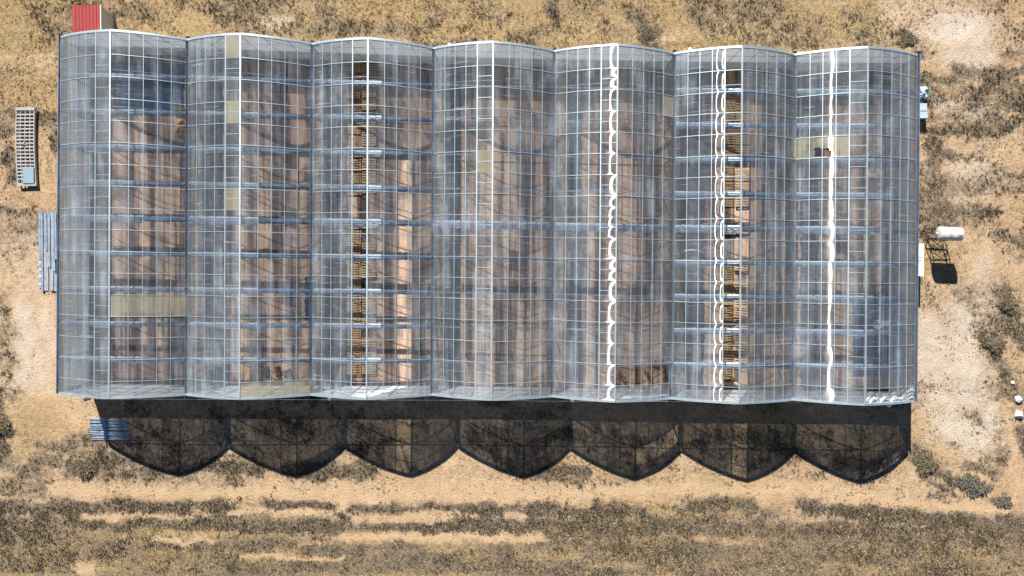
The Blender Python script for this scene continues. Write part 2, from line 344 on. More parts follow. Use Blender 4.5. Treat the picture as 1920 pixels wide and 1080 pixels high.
GZ = (fbm(GX, GY, 6, 51)-.5)*.16+(fbm(GX, GY, .9, 61)-.5)*.06*(1-.7*Sf)
def inside(X, Y, m=0.0):
    return (X > XL-m) & (X < XR+m) & (Y > YS-m) & (Y < YN+m)
HG, HR = 4.2, 6.2
gN = [(114.5,71),(352,76),(586,84),(813.5,92),(1040,97.5),(1264.5,102),(1490.5,104),(1720,105)]
gS = [(110.5,735),(350,738),(583.5,738),(810.5,738),(1035.5,741),(1258.5,745),(1486,747),(1714.5,750)]
GN = [at(x, y, HG) for x, y in gN]; GS = [at(x, y, HG) for x, y in gS]
XL = min(GN[0][0], GS[0][0]); XR = max(GN[7][0], GS[7][0]); YN = max(p[1] for p in GN); YS = min(p[1] for p in GS)
GZ = np.where(inside(GX, GY, .6), GZ*.2-.09, GZ)
nx_, ny_ = len(gx), len(gy)
V = np.stack([GX.ravel(), GY.ravel(), GZ.ravel()], 1)
ii = (np.arange(ny_-1)[:, None]*nx_+np.arange(nx_-1)[None]).ravel()
F = np.stack([ii, ii+1, ii+1+nx_, ii+nx_], 1)
g = np_mesh('ground', V, F, M['ground'], 4, 'cover', np.stack([Wf.ravel(), Gf.ravel(), Bf.ravel()], 1), smooth=True); tag(g, kind='structure')
pa = g.data.color_attributes.new('path', 'FLOAT_COLOR', 'POINT'); c4 = np.repeat(Sf.ravel()[:, None], 4, 1).astype(np.float32); pa.data.foreach_set('color', c4.ravel())

# dry tufts and scrub: uncountable ground cover
def tufts(name, n, fld, hmin, hmax, smin, smax, pal, blades, seed, flat=1.0):
    r = np.random.default_rng(seed); X = r.uniform(-45, 45, n); Y = r.uniform(-26, 26, n)
    Wt, Gt, Bt, St = cover(X, Y); p = fld(X, Y, Wt, Gt, Bt, St)
    k = (r.random(n) < p) & ~inside(X, Y, .25); X = X[k]; Y = Y[k]; m = len(X)
    sz = r.uniform(0, 1, m)**1.6; hh = hmin+(hmax-hmin)*sz; ss = smin+(smax-smin)*sz
    base = pal[r.integers(0, len(pal), m)]*r.uniform(.7, 1.3, (m, 1))
    Vs = np.zeros((m, blades, 3, 3)); cols = np.zeros((m, blades, 3, 3))
    for b in range(blades):
        an = r.uniform(0, 2*np.pi, m); rr = ss*np.sqrt(r.random(m))*.75; cx = X+np.cos(an)*rr; cy = Y+np.sin(an)*rr
        d = r.uniform(0, 2*np.pi, m); tip = ss*r.uniform(.3, .9, m); wd = ss*r.uniform(.12, .3, m)
        z = hh*r.uniform(.35, 1, m)*(1-.5*rr/ss)
        Vs[:, b, 0] = np.stack([cx-np.sin(d)*wd, cy+np.cos(d)*wd, z*.25-.02], 1)
        Vs[:, b, 1] = np.stack([cx+np.sin(d)*wd, cy-np.cos(d)*wd, z*.25-.02], 1)
        Vs[:, b, 2] = np.stack([cx+np.cos(d)*tip, cy+np.sin(d)*tip, z], 1)
        cols[:, b] = (base*r.uniform(.65, 1.4, (m, 1)))[:, None, :]
    V_ = Vs.reshape(-1, 3); Fc = np.arange(len(V_)).reshape(-1, 3)
    o = np_mesh(name, V_, Fc, M['tuft'], 3, 'tone', cols.reshape(-1, 3)); tag(o, kind='stuff'); return o
palW = np.array([(.09,.075,.055),(.13,.105,.075),(.07,.062,.05),(.17,.13,.085),(.11,.10,.085),(.10,.10,.055),(.20,.15,.10),(.24,.19,.13)])*1.15
palG = np.array([(.42,.32,.16),(.34,.25,.12),(.50,.40,.23),(.28,.20,.10),(.46,.36,.22),(.24,.20,.10)])
nz1 = lambda X, Y: fbm(X, Y, .8, 71, 3)
o = tufts('dry_scrub', 620000, lambda X, Y, W, G, B, S: np.clip((W-.25)*1.5+(nz1(X, Y)-.5)*1.4, 0, 1)*(W > .1)*.75, .04, .30, .04, .14, palW, 8, 5)
tag(o, 'low grey brown scrub growing in bands and clumps over the sandy ground', 'scrub')
o = tufts('dry_grass', 420000, lambda X, Y, W, G, B, S: np.clip(.05+G*1.3+(nz1(X+40, Y)-.5)*1.3, 0, 1)*(1-.9*S)*(1-.9*B)*.55, .03, .16, .05, .15, palG, 5, 6)
tag(o, 'short straw coloured dry grass scattered over the sand around the greenhouse', 'grass')
o = tufts('small_weeds', 150000, lambda X, Y, W, G, B, S: (nz1(X, Y+9) > .45)*.45*np.ones_like(X)*(1-.45*S)*(1-.5*B), .05, .16, .05, .14, palW, 6, 8)
tag(o, 'small dark weeds dotted over the bare sand', 'weeds')

SHR = [(160,880,1.5,.7,'round brown green bush below the rod bundle'),(1734,872,1.5,.8,'large dark bush just east of the shadow corner'),(1832,912,1.7,.6,'dark blue grey bush near the bend of the sandy track'),
 (1812,903,1.2,.6,'smaller bush joined to the west side of the bush near the track bend'),(1880,940,1.1,.5,'low bush at the end of the sandy track on the right'),(1888,572,1.3,.7,'dark bush at the right edge below the white tank'),(1866,648,1.2,.6,'bush on the pale sand left of the right edge'),(1848,640,.8,.5,'small bush beside the bush on the pale sand'),
 (1212,62,1.3,.6,'bush behind the north wall of the fifth span, near the pale patch'),(1700,74,1.1,.5,'bush behind the north wall beside the pale sand'),(8,800,1.4,.8,'rusty brown bush at the left edge beside the track')]
for i, (x, y, rr, hh, lb) in enumerate(SHR):
    r = np.random.default_rng(300+i); p = at(x, y); n = int(800*rr); a = r.uniform(0, 2*np.pi, n); q = r.random(n)**.62*(.80+.30*np.sin(a*3+i)+.20*np.sin(a*7+i)); z = hh*.6*np.sqrt(np.clip(1-q*q*.8, .02, 1))*r.uniform(.35, 1.1, n)
    cx = np.cos(a)*q*rr*.75; cy = np.sin(a)*q*rr*.6; d = r.uniform(0, 6.28, n); Ls = r.uniform(.06, .24, n); wd = r.uniform(.015, .05, n)
    Vt = np.zeros((n, 3, 3)); Vt[:, 0] = np.stack([cx-np.sin(d)*wd, cy+np.cos(d)*wd, z-.06], 1); Vt[:, 1] = np.stack([cx+np.sin(d)*wd, cy-np.cos(d)*wd, z-.06], 1); Vt[:, 2] = np.stack([cx+np.cos(d)*Ls, cy+np.sin(d)*Ls, z+r.uniform(-.05, .08, n)], 1)
    pal_ = np.array([(.10,.085,.05),(.14,.12,.07),(.08,.075,.06),(.17,.12,.07),(.07,.08,.075)]) if i not in (2, 3, 4) else np.array([(.07,.075,.08),(.11,.105,.09),(.06,.06,.065),(.13,.115,.075),(.16,.14,.10)])
    cc = np.repeat((1.7*pal_[r.integers(0, len(pal_), n)]*r.uniform(.6, 1.5, (n, 1)))[:, None], 3, 1)
    o = np_mesh('shrub', Vt.reshape(-1, 3), np.arange(3*n).reshape(-1, 3), M['tuft'], 3, 'tone', cc.reshape(-1, 3)); o.location = (p[0], p[1], 0)
    tag(o, lb, 'shrub', 'bushes scattered round the greenhouse')

# ------------------------------------------------------------------ greenhouse
gh = empty('greenhouse', (0, 0, 0))
tag(gh, 'long seven span greenhouse with arched clear plastic roofs on galvanised steel frames', 'greenhouse')
ZU = np.array([0, 0, 1.])
def gpt(i, t): return GN[i]*(1-t)+GS[i]*t
HW = 4.8; A0 = RAD(10.8); CH = math.hypot(HW, HR-HG); A1 = 2*math.atan2(HR-HG, HW)-A0
RC = CH/(2*math.sin((A1-A0)/2))
def prof(xr):           # xr = horizontal distance from the ridge -> height above gutter, slope
    a = math.asin(min(1, xr/RC+math.sin(A0))); return RC*(math.cos(a)-math.cos(A1)), a
def roof(b, side, xr, t, off=0.0):   # b = span, side -1 west / +1 east
    L, R_ = gpt(b, t), gpt(b+1, t); mid = (L+R_)/2; e = L if side < 0 else R_
    z, a = prof(xr); p = mid+(e-mid)*(xr/HW); p = np.array([p[0], p[1], HG+z])
    n = np.array([side*math.sin(a), 0, math.cos(a)]); return p+n*off, n
TB = [.062+.0597*k for k in range(16)]           # glazing bars
TE = [0.0]+TB+[1.0]
PX = [1.22, 2.12, 3.0, 3.83]                     # purlins, metres from the ridge
XV = 1.22
YELLOW = {(0, 1): [(12, 0, HW)], (1, 1): [(16, 0, HW)], (6, -1): [(4, XV, HW)], (4, 1): [(2, 3.83, HW)]}
YVENT = {1: [0, 3, 7], 3: [5]}
OPENV = {2: [(0, 1)], 5: [(0.0, .525), (.595, 1)]}
MISSING = {(4, 1): [15], (6, 1): [16]}

def panel_grid(b, side, x0, x1, t0, t1, nx, ny, rs, kind, hole=None, off=.0):
    """one sheet between two glazing bars, bowed a little between the purlins"""
    knots = [0, XV]+PX[1:]+[HW]
    V_ = []; ph = rs.uniform(-1, 1, 8); two = rs.random() < .35
    for j in range(ny+1):
        v = j/ny; t = t0+(t1-t0)*v; g_ = math.sin(math.pi*v)**.6 if 0 < v < 1 else 0
        if kind == 'loop' and v not in (0, 1): g_ = math.sin(math.pi*v)**.7
        if two and kind == 'bead': g_ = abs(math.sin(2*math.pi*v+.4*ph[0]))**.6*(.8 if v < .5 else 1)
        for i in range(nx+1):
            xr = x0+(x1-x0)*i/nx
            q = max(k for k in range(5) if xr >= knots[k]-1e-6); wq = knots[q+1]-knots[q]; xi = (xr-knots[q])/wq
            d = 0
            if kind == 'bead' and q == 0: d = .024*(g_*(1+.3*ph[3])-.60+.28*ph[1])*math.sin(math.pi*xi)
            elif kind == 'loop' and q == 1: d = -.115*g_*(1+.28*ph[2])*wq/(2*math.pi)*math.sin(2*math.pi*xi)+.038*wq*xi*(1-xi)
            else: d = ((.0016 if b != 6 else .010)*ph[3+q % 5]*g_+.0012*math.sin(5*v+ph[2]*3+q))*math.sin(math.pi*xi)
            p, _ = roof(b, side, xr, t, d+off); V_.append(p)
    F_ = []
    for j in range(ny):
        for i in range(nx):
            if hole and hole(i/nx, j/ny): continue
            a = j*(nx+1)+i; q = (a, a+1, a+nx+2, a+nx+1); F_.append(q if side > 0 else q[::-1])
    # order gives upward normals for both sides
    return V_, [f[::-1] for f in F_]
def sheets_object(name, lst, mat, parent):
    V_ = []; F_ = []; A_ = []; n = 0
    for vs, fs, age_haze in lst:
        V_ += vs; F_ += [tuple(i+n for i in f) for f in fs]; A_ += [age_haze]*len(vs); n += len(vs)
    V_ = np.array(V_); F_ = np.array(F_)
    return np_mesh(name, V_, F_, mat, 4, 'age_haze', np.repeat(np.array(A_)[:, None], 3, 1), smooth=True, parent=parent)
for b in range(7):
    rs = np.random.default_rng(100+b); clear = []; yel = []
    milk = [.35, .25, .15, .3, .6, .5, .55][b]*(1.0)
    for side in (-1, 1):
        kind = 'loop' if (b == 5 and side < 0) else 'soft'
        xs = XV if side < 0 else 0.0
        for k in range(17):
            t0, t1 = TE[k], TE[k+1]
            age_haze = milk*(.4 if side > 0 else 1.2)+rs.uniform(-.3, .4)  # west slopes hazier: sun scatter painted into the sheets, plus random age
            if k in MISSING.get((b, side), []): continue
            ys = [s for s in YELLOW.get((b, side), []) if s[0] == k]
            nx = 40 if kind == 'loop' else 22; ny = 10
            if ys:
                xa = ys[0][1]; xa = max(xa, xs)
                hole = None
                if b == 6: hole = lambda u, v: .33 < u+.02*math.sin(9*v) < .62 and .52 < v+.03*math.sin(14*u) < .93
                yel.append((*panel_grid(b, side, xa, HW, t0, t1, 30, 16, rs, 'soft', hole), .4+rs.uniform(-.2, .2)))
                if xa > xs+.01: clear.append((*panel_grid(b, side, xs, xa, t0, t1, nx, ny, rs, kind), age_haze))
            else: clear.append((*panel_grid(b, side, xs, HW, t0, t1, nx, ny, rs, kind), age_haze))
    cov = sheets_object('roof_sheeting', clear, M['sheet'], gh)
    for y_ in yel: tag(sheets_object('yellowed_sheet', [y_], M['yellow'], cov), 'yellowed opaque roof sheet' if b != 6 else 'yellowed roof sheet with a jagged hole')
    # ridge vent cover along the west side of the ridge
    run = []; vo = None
    def flush():
        global vo, run
        if run: vo = sheets_object('vent_cover', run, M['sheet'], gh)
        run = []
    for k in range(17):
        t0, t1 = TE[k], TE[k+1]; tm = (t0+t1)/2
        if any(a <= tm <= c for a, c in OPENV.get(b, [])): flush(); continue
        it = (*panel_grid(b, -1, .03, XV, t0, t1, 24, 24, rs, 'bead' if b == 4 else 'soft', off=.05), milk+(.75 if b in (0, 1, 3) else .3)+rs.uniform(-.3, .35))
        if k in YVENT.get(b, []):
            flush(); tag(sheets_object('yellowed_sheet', [it], M['yellow'], cov), 'yellowed pane beside the ridge')
        else: run.append(it)
    flush()
    # glazing bars and purlins of this span: one lattice
    fr = MB()
    for t in TB:
        for side in (-1, 1):
            P = [roof(b, side, x, t, .012) for x in np.linspace(.0 if side > 0 else .02, HW-.1, 15)]
            fr.sweep([p for p, n in P], [(0, 1, 0)]*15, [n for p, n in P], .04, .03)
    for side in (-1, 1):
        for x in PX:
            P = [roof(b, side, x, t, .006) for t in (0, 1)]; n = P[0][1]; sd = np.array([n[2], 0, -n[0]])
            big = side < 0 and x == XV
            fr.sweep([P[0][0], P[1][0]], [sd]*2, [n]*2, (.08 if big else .04), .029 if not big else .045)
    vm = fr
    for k in range(17):
        tm = (TE[k]+TE[k+1])/2
        if b in (1, 3, 4, 6, 0) and k not in (0, 16):
            P = [roof(b, -1, x, tm, .052) for x in np.linspace(.05, XV-.03, 6)]
            vm.sweep([p for p, n in P], [(0, 1, 0)]*6, [n for p, n in P], .03, .02)
    fo = fr.build('glazing_frame', M['alu'], gh)
    rg = MB(); a = (gpt(b, 0)+gpt(b+1, 0))/2; c = (gpt(b, 1)+gpt(b+1, 1))/2
    a = np.array([a[0]+.0, a[1]+.06, HR+.03]); c = np.array([c[0], c[1]-.06, HR+.03])
    rg.bar(a, c, .11, .09); rg.build('ridge_beam', M['alu'], gh)
    # arched gable trims
    for t, dy in ((0, .07), (1, -.07)):
        g1 = MB()
        for side in (-1, 1):
            P = [roof(b, side, x, t, -.16) for x in np.linspace(.0, HW-.02, 20)]
            g1.sweep([p+np.array([0, dy, 0]) for p, n in P], [(0, 1, 0)]*20, [n for p, n in P], .17, .20)
        g1.build('gable_trim', M['alu'], gh)
# a fallen, crumpled sheet in the south east corner
rs = np.random.default_rng(5); cr = []; nxx, nyy = 36, 12
for j in range(nyy+1):
    for i in range(nxx+1):
        xr = .1+(HW-.2)*i/nxx; v = j/nyy; t = .975+.022*v+.004*math.sin(i*.7)
        drop = -.25-.5*(1-v)*math.sin(math.pi*i/nxx)+.10*rs.uniform(-1, 1)+.10*math.sin(i*.9+j*.8)
        if i > nxx-7: drop = .05+.12*rs.uniform(-1, 1)-.04*(nxx-i); t -= .012*(1-v)
        p, _ = roof(6, 1, xr, t, drop); cr.append(p)
cf = [(j*(nxx+1)+i, j*(nxx+1)+i+1, (j+1)*(nxx+1)+i+1, (j+1)*(nxx+1)+i) for j in range(nyy) for i in range(nxx)]
tag(sheets_object('torn_sheet', [(cr, cf, .8)], M['yellow' if False else 'wall_sheet'], gh), 'torn and crumpled corner roof sheet')

# gutters
for i in range(8):
    a = gpt(i, 0)+np.array([0, .22, 0]); c = gpt(i, 1)-np.array([0, .12, 0]); m = MB(); wd = .30 if 0 < i < 7 else .26
    dx = 0 if 0 < i < 7 else (-.08 if i == 0 else .08)
    for p0, p1, w0, w1, z0, z1 in ((a, c, -wd/2, wd/2, -.36, -.33), (a, c, -wd/2, -wd/2+.045, -.33, .06), (a, c, wd/2-.045, wd/2, -.33, .06)):
        vs = [(p[0]+dx+wx, p[1], HG+z) for p in (p0, p1) for wx, z in ((w0, z0), (w1, z0), (w1, z1), (w0, z1))]
        m.add(vs, [(0,1,2,3),(7,6,5,4),(4,5,1,0),(5,6,2,1),(6,7,3,2),(7,4,0,3)])
    go = m.build('gutter', M['gutter'], gh)
    k_ = MB(); q = a; k_.box(q[0]+dx-.13, q[0]+dx+.13, q[1]+.0, q[1]+.12, HG-.2, HG+.09); k_.build('end_cap', M['black'], go)
# posts
pm = MB(); pm.box(-.05, .05, -.05, .05, -.1, HG-.17); po = pm.build('post', M['alu_dark'], gh)
first = True
for i in range(8):
    for k in range(11):
        t = min(max(k/10, .004), .996); p = gpt(i, t); o = po if first else po.copy()
        if not first: C.objects.link(o)
        first = False; o.parent = gh; o.location = (p[0], p[1], 0)
# trusses with the folded screen lying along the bottom chord
for b in range(7):
    for k in range(1, 10):
        t = k/10+.003; m = MB(); T = []; xs = np.linspace(-HW+.15, HW-.15, 13)
        for x in xs: T.append(roof(b, -1 if x < 0 else 1, abs(x), t, -.07)[0])
        nn = [np.array([math.copysign(math.sin(prof(abs(x))[1]), x), 0, math.cos(prof(abs(x))[1])]) for x in xs]
        m.sweep(T, [(0, 1, 0)]*13, nn, .045, .05)
        y = T[6][1]; zc = HG+.12; bx = [gpt(b, t)[0]+.15+(gpt(b+1, t)[0]-gpt(b, t)[0]-.3)*q for q in np.linspace(0, 1, 13)]
        by = [gpt(b, t)[1]*(1-q)+gpt(b+1, t)[1]*q for q in np.linspace(0, 1, 13)]
        m.bar((bx[0], by[0], zc), (bx[-1], by[-1], zc), .07, .05)
        for q in range(12):
            if q % 2 == 0: m.bar((bx[q], by[q], zc), T[q+1], .018)
            else: m.bar(T[q], (bx[q+1], by[q+1], zc), .018)
        tr = m.build('roof_truss', M['alu_dark'], gh)
        if b in (3, 4) and k != 5: continue
        cw = .62 if k == 5 else .48
        n = 44; e = .57 if b in (1, 2, 5) else (.97 if b in (3, 4) else .66)
        r2 = random.Random(b*100+k)
        for q0, q1, wk, mt, nm in ((.02, e, 1.0, 'curtain', 'folded_screen'), (e+.004, .98, .72, 'blue_screen', 'rolled_screen')):  # east stretch is the same screen with shade painted in
            if q1-q0 < .05: continue
            s = MB(); pr = []; n = int(60*(q1-q0))
            for j in range(n+1):
                q = q0+(q1-q0)*j/n; X = gpt(b, t)[0]*(1-q)+gpt(b+1, t)[0]*q; Y = gpt(b, t)[1]*(1-q)+gpt(b+1, t)[1]*q
                w2 = cw*wk*(1+r2.uniform(-.12, .12)); zz = r2.uniform(-.02, .02)
                pr.append([(X, Y-w2*.6, HG-.06+zz), (X, Y-w2*.35, HG+.03+zz), (X, Y-w2*.1, HG-.02+zz), (X, Y+w2*.15, HG+.05+zz), (X, Y+w2*.4, HG-.05+zz)])
            s.add([p for r_ in pr for p in r_], [(5*j+i, 5*j+5+i, 5*j+6+i, 5*j+1+i) for j in range(n) for i in range(4)])
            s.build(nm, M[mt], tr)
# support wires
for b in range(7):
    for q in (.24, .62, .8):
        m = MB(); q2 = q+random.uniform(-.03, .03)
        P = [gpt(b, t)*(1-q2)+gpt(b+1, t)*q2+np.array([random.uniform(-.01, .01), 0, .2]) for t in np.linspace(.02, .98, 11)]
        m.tube(P, .009, 4); m.build('crop_wire', M['wire'], gh)
# gable and side walls
def wall_quad(vs): return vs, [(0, 1, 2, 3)]
for end, t, dy in (('n', 0, 0), ('s', 1, 0)):
    for b in range(7):
        L, R_ = gpt(b, t), gpt(b+1, t); n = 25; up = []
        for x in np.linspace(-HW, HW, n): up.append(roof(b, -1 if x < 0 else 1, abs(x), t, -.03)[0])
        vs = []; fs = []
        for j, p in enumerate(up): vs += [(p[0], p[1], 2.3), (p[0], p[1], p[2])]
        fs = [(2*j, 2*j+2, 2*j+3, 2*j+1) for j in range(n-1)]
        wo = sheets_object('gable_wall', [(vs, fs, .5)], M['wall_sheet'], gh)
        vs = []
        for j, p in enumerate(up): vs += [(p[0], p[1], -.1), (p[0], p[1], 2.3)]
        sheets_object('lower_panel', [(vs, fs, .5)], M['wall_low'], wo)
        m = MB(); off = -.06 if end == 'n' else .06
        for x in (-3.2, -1.6, 0, 1.6, 3.2):
            p = roof(b, -1 if x < 0 else 1, abs(x), t, -.1)[0]; m.bar((p[0], p[1]+off, 0), (p[0], p[1]+off, p[2]), .035)
        for z in (.6, 2.3, HG-.1):
            m.bar((L[0]+.1, L[1]+off, z), (R_[0]-.1, R_[1]+off, z), .04, .05)
        for x0, x1 in ((-4.6, -1.6), (4.6, 1.6)):
            p = roof(b, -1 if x1 < 0 else 1, abs(x1), t, -.1)[0]; c0 = (L+R_)/2
            m.bar((c0[0]+x0, p[1]+off*2, 2.3), (p[0], p[1]+off*2, p[2]-.1), .03)
        m.build('wall_frame', M['alu_dark'], wo)
for i in (0, 7):
    a, c = gpt(i, 0), gpt(i, 1)
    vs = []
    ts = np.linspace(0, 1, 41)
    for t in ts: p = gpt(i, t); vs += [(p[0], p[1], -.1), (p[0], p[1], HG-.15)]
    fs = [(2*j, 2*j+2, 2*j+3, 2*j+1) for j in range(40)]
    wo = sheets_object('side_wall', [(vs, fs, .2)], M['wall_sheet'], gh)
    m = MB(); off = .06 if i == 0 else -.06
    for z in (.9, 2.2, 3.3):
        m.bar((a[0]+off, a[1]-.1, z), (c[0]+off, c[1]+.1, z), .05)
    m.build('wall_frame', M['alu_dark'], wo)
# cable hung along the south gables
m = MB(); P = []
for x in np.linspace(165, 1500, 60): P.append(at(x, 748+.004*(x-165)*.9+ (1.0 if x > 1000 else 0), 3.3))
m.tube(P, .018, 4)
for i in range(0, 60, 4): m.tube([P[i], P[i]+np.array([0, .38, .05])], .014, 4)
m.build('wall_cable', M['wire'], gh)

# interior floor
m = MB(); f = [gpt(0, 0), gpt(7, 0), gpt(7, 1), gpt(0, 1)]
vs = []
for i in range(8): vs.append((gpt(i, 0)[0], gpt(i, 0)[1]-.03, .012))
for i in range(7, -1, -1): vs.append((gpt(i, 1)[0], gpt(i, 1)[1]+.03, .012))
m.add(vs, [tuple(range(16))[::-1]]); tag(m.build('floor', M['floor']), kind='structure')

# ------------------------------------------------------------------ pallets under the open ridge vents
def make_pallet(label, group):
    r = empty('wooden_pallet'); tag(r, label, 'pallet', group)
    for x in (-.52, 0, .52):
        s = MB(); s.box(x-.05, x+.05, -.49, .49, 0, .11); s.build('stringer', M['wood'], r)
    d = MB()
    for k in range(5):
        y = -.41+k*.205; d.box(-.6, .6, y-.06, y+.06, .111, .133)
    d.build('deck', M['wood'], r)
    return r
base_p = None; used = False
def place_pallet(x, y, z, rz, label, group):
    global base_p
    if base_p is None: base_p = make_pallet(label, group); o = base_p
    else: o = copy_tree(base_p)
    o['label'] = label; o['group'] = group; o.location = (x, y, z); o.rotation_euler.z = rz
def pallet_row(px0, y0, y1, cols, label, group, skip=()):
    n = int(round((y1-y0)/22.6)); r = random.Random(int(px0+y0))
    for k in range(n):
        for c in range(2):
            if (k, c) in skip: continue
            if r.random() < .09: continue
            q = at(px0, y0+11+k*22.6, .1)
            place_pallet(q[0]+(c-.5)*1.24+r.uniform(-.03, .03), q[1]+r.uniform(-.09, .09), .02, r.uniform(-.05, .05)+(math.pi if r.random() < .5 else 0), label, group)
            if r.random() < .35:
                place_pallet(q[0]+(c-.5)*1.24+r.uniform(-.04, .04), q[1]+r.uniform(-.12, .12), .155, r.uniform(-.14, .14), label, group)
pallet_row(678, 116, 362, 2, 'wooden pallet under the third span opening, north of its bare patch', 'pallets in the north part of the third span')
pallet_row(678, 408, 700, 2, 'wooden pallet under the third span opening, south of its bare patch', 'pallets in the south part of the third span')
pallet_row(1378, 160, 385, 2, 'wooden pallet under the sixth span opening, in the northern stretch', 'pallets in the north part of the sixth span')
pallet_row(1378, 418, 442, 2, 'pallet of the short pair just north of the covered vent pane in the sixth span', 'short pair of pallets in the sixth span')
pallet_row(1376, 484, 700, 2, 'wooden pallet under the sixth span opening, in the southern stretch', 'pallets in the south part of the sixth span')

# gutter and steep roof shade, added as dark strips on each span's floor
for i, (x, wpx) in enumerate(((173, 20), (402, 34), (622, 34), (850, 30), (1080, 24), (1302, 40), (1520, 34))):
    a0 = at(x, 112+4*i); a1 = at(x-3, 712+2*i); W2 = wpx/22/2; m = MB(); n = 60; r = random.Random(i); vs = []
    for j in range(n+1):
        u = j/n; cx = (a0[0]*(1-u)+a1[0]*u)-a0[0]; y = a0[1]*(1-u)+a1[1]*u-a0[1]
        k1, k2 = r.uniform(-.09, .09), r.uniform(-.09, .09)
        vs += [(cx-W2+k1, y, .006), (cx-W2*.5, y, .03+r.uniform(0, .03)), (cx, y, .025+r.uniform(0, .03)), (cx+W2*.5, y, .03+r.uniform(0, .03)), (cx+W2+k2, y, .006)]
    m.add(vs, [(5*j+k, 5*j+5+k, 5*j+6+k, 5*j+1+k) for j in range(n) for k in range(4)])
    o = m.build('ground_matting', M['mat']); o.location = (a0[0], a0[1], .012)  # added strip in the colour of the gutter shade
    tag(o, 'long strip of dark matting on the floor along the west side of the '+['first', 'second', 'third', 'fourth', 'fifth', 'sixth', 'last'][i]+' span', 'matting', 'dark floor matting strips')  # 'matting' here is the added gutter and roof shade
# loose things inside
def plank(px0, py0, px1, py1, wd, th, z, label, name='wooden_plank', cat='plank', mat='plank', z1=None, group=None):
    a = at(px0, py0, z); b_ = at(px1, py1, z if z1 is None else z1); m = MB(); L = np.linalg.norm(b_-a)
    m.bar((0, 0, 0), tuple(b_-a), wd, th); o = m.build(name, M[mat]); o.location = a; tag(o, label, cat, group)
    bv = o.modifiers.new('b', 'BEVEL'); bv.width = .008; return o
plank(1161, 699, 1177, 718, .30, .08, .08, 'dark plank lying slanted on the left under the missing roof sheet', z1=.45)
plank(1209, 695, 1224, 716, .30, .07, .08, 'dark plank lying in the middle under the missing roof sheet', z1=.3)
plank(1226, 680, 1240, 686, .5, .25, .1, 'short dark block at the top edge of the opening left by the missing sheet', name='wooden_block', cat='block')
plank(1243, 676, 1253, 706, .07, .07, .2, 'thin dark pole leaning at the right end of the opening left by the missing sheet', name='wooden_pole', cat='pole', z1=2.2)
for i, (x, y) in enumerate(((502, 698), (522, 697))):
    plank(x-3, y-10, x+1, y+10, .36, .3, .15, ['left', 'right'][i]+' one of two upright dark shapes standing near the south wall of the second span', name='wooden_post', cat='post', z1=.2)
plank(536, 694, 541, 706, .7, .3, .2, 'broad dark block right of the two dark posts in the second span', name='wooden_block', cat='block')
plank(675, 437, 690, 458, .06, .03, 3.6, 'white pole leaning diagonally over the pallets of the third span, south of its middle', name='white_pole', cat='pole', mat='white', z1=3.0)
plank(671, 242, 684, 262, .05, .03, 3.6, 'thin pale pole leaning diagonally over the northern pallets of the third span', name='white_pole', cat='pole', mat='white', z1=3.0)
plank(1372, 712, 1385, 722, .2, .06, .5, 'broken wooden board lying at the south end of the sixth span pallets', z1=.9, mat='wood')
m = MB(); P = [at(1268+62*u, 483-14*math.sin(math.pi*(.15+.75*u)), .4) for u in np.linspace(0, 1, 24)]; m.tube(P, .05, 6)
tag(m.build('plastic_hose', M['white'], None, True), 'white plastic hose curving across the west side of the sixth span', 'hose')
def tarp(name, px, label, cat, mat, h=.25, z0=.05, n=22, seed=1):
    r = random.Random(seed); a = at(px[0], px[1]); c = at(px[2], px[3]); x0, x1 = sorted((a[0], c[0])); y0, y1 = sorted((a[1], c[1]))
    cx, cy = (x0+x1)/2, (y0+y1)/2; s = MB(); vs = []
    for j in range(n+1):
        for i in range(n+1):
            u, v = i/n, j/n; e = min(u, v, 1-u, 1-v); z = z0+h*min(1, e*5)*(.6+.4*math.sin(u*9+seed)*math.cos(v*7+seed*2))+(r.uniform(-.03, .03) if e > 0 else 0)
            vs.append((x0-cx+(x1-x0)*u+r.uniform(-.08, .08), y0-cy+(y1-y0)*v+r.uniform(-.08, .08), z if e > 0 else .02))
    s.add(vs, [(j*(n+1)+i, j*(n+1)+i+1, (j+1)*(n+1)+i+1, (j+1)*(n+1)+i) for j in range(n) for i in range(n)])
    o = s.build(name, M[mat], None, True); o.location = (cx, cy, 0); tag(o, label, cat); return o
tarp('ground_tarpaulin', (214, 118, 346, 206), 'large navy sheeting spread on the floor at the north end of the first span', 'tarpaulin', 'navy', .12)
tarp('ground_tarpaulin', (1600, 560, 1680, 705), 'navy sheeting heaped on the floor in the south east of the last span', 'tarpaulin', 'navy', .5, seed=4)
tarp('white_tarpaulin', (1632, 598, 1668, 620), 'crumpled white sheet lying on top of the navy heap in the last span', 'tarpaulin', 'fabric_white', .5, z0=.55, seed=6)
tarp('ground_tarpaulin', (572, 520, 590, 600), 'narrow dark sheeting on the floor along the east gutter of the second span', 'tarpaulin', 'navy', .15, seed=8)
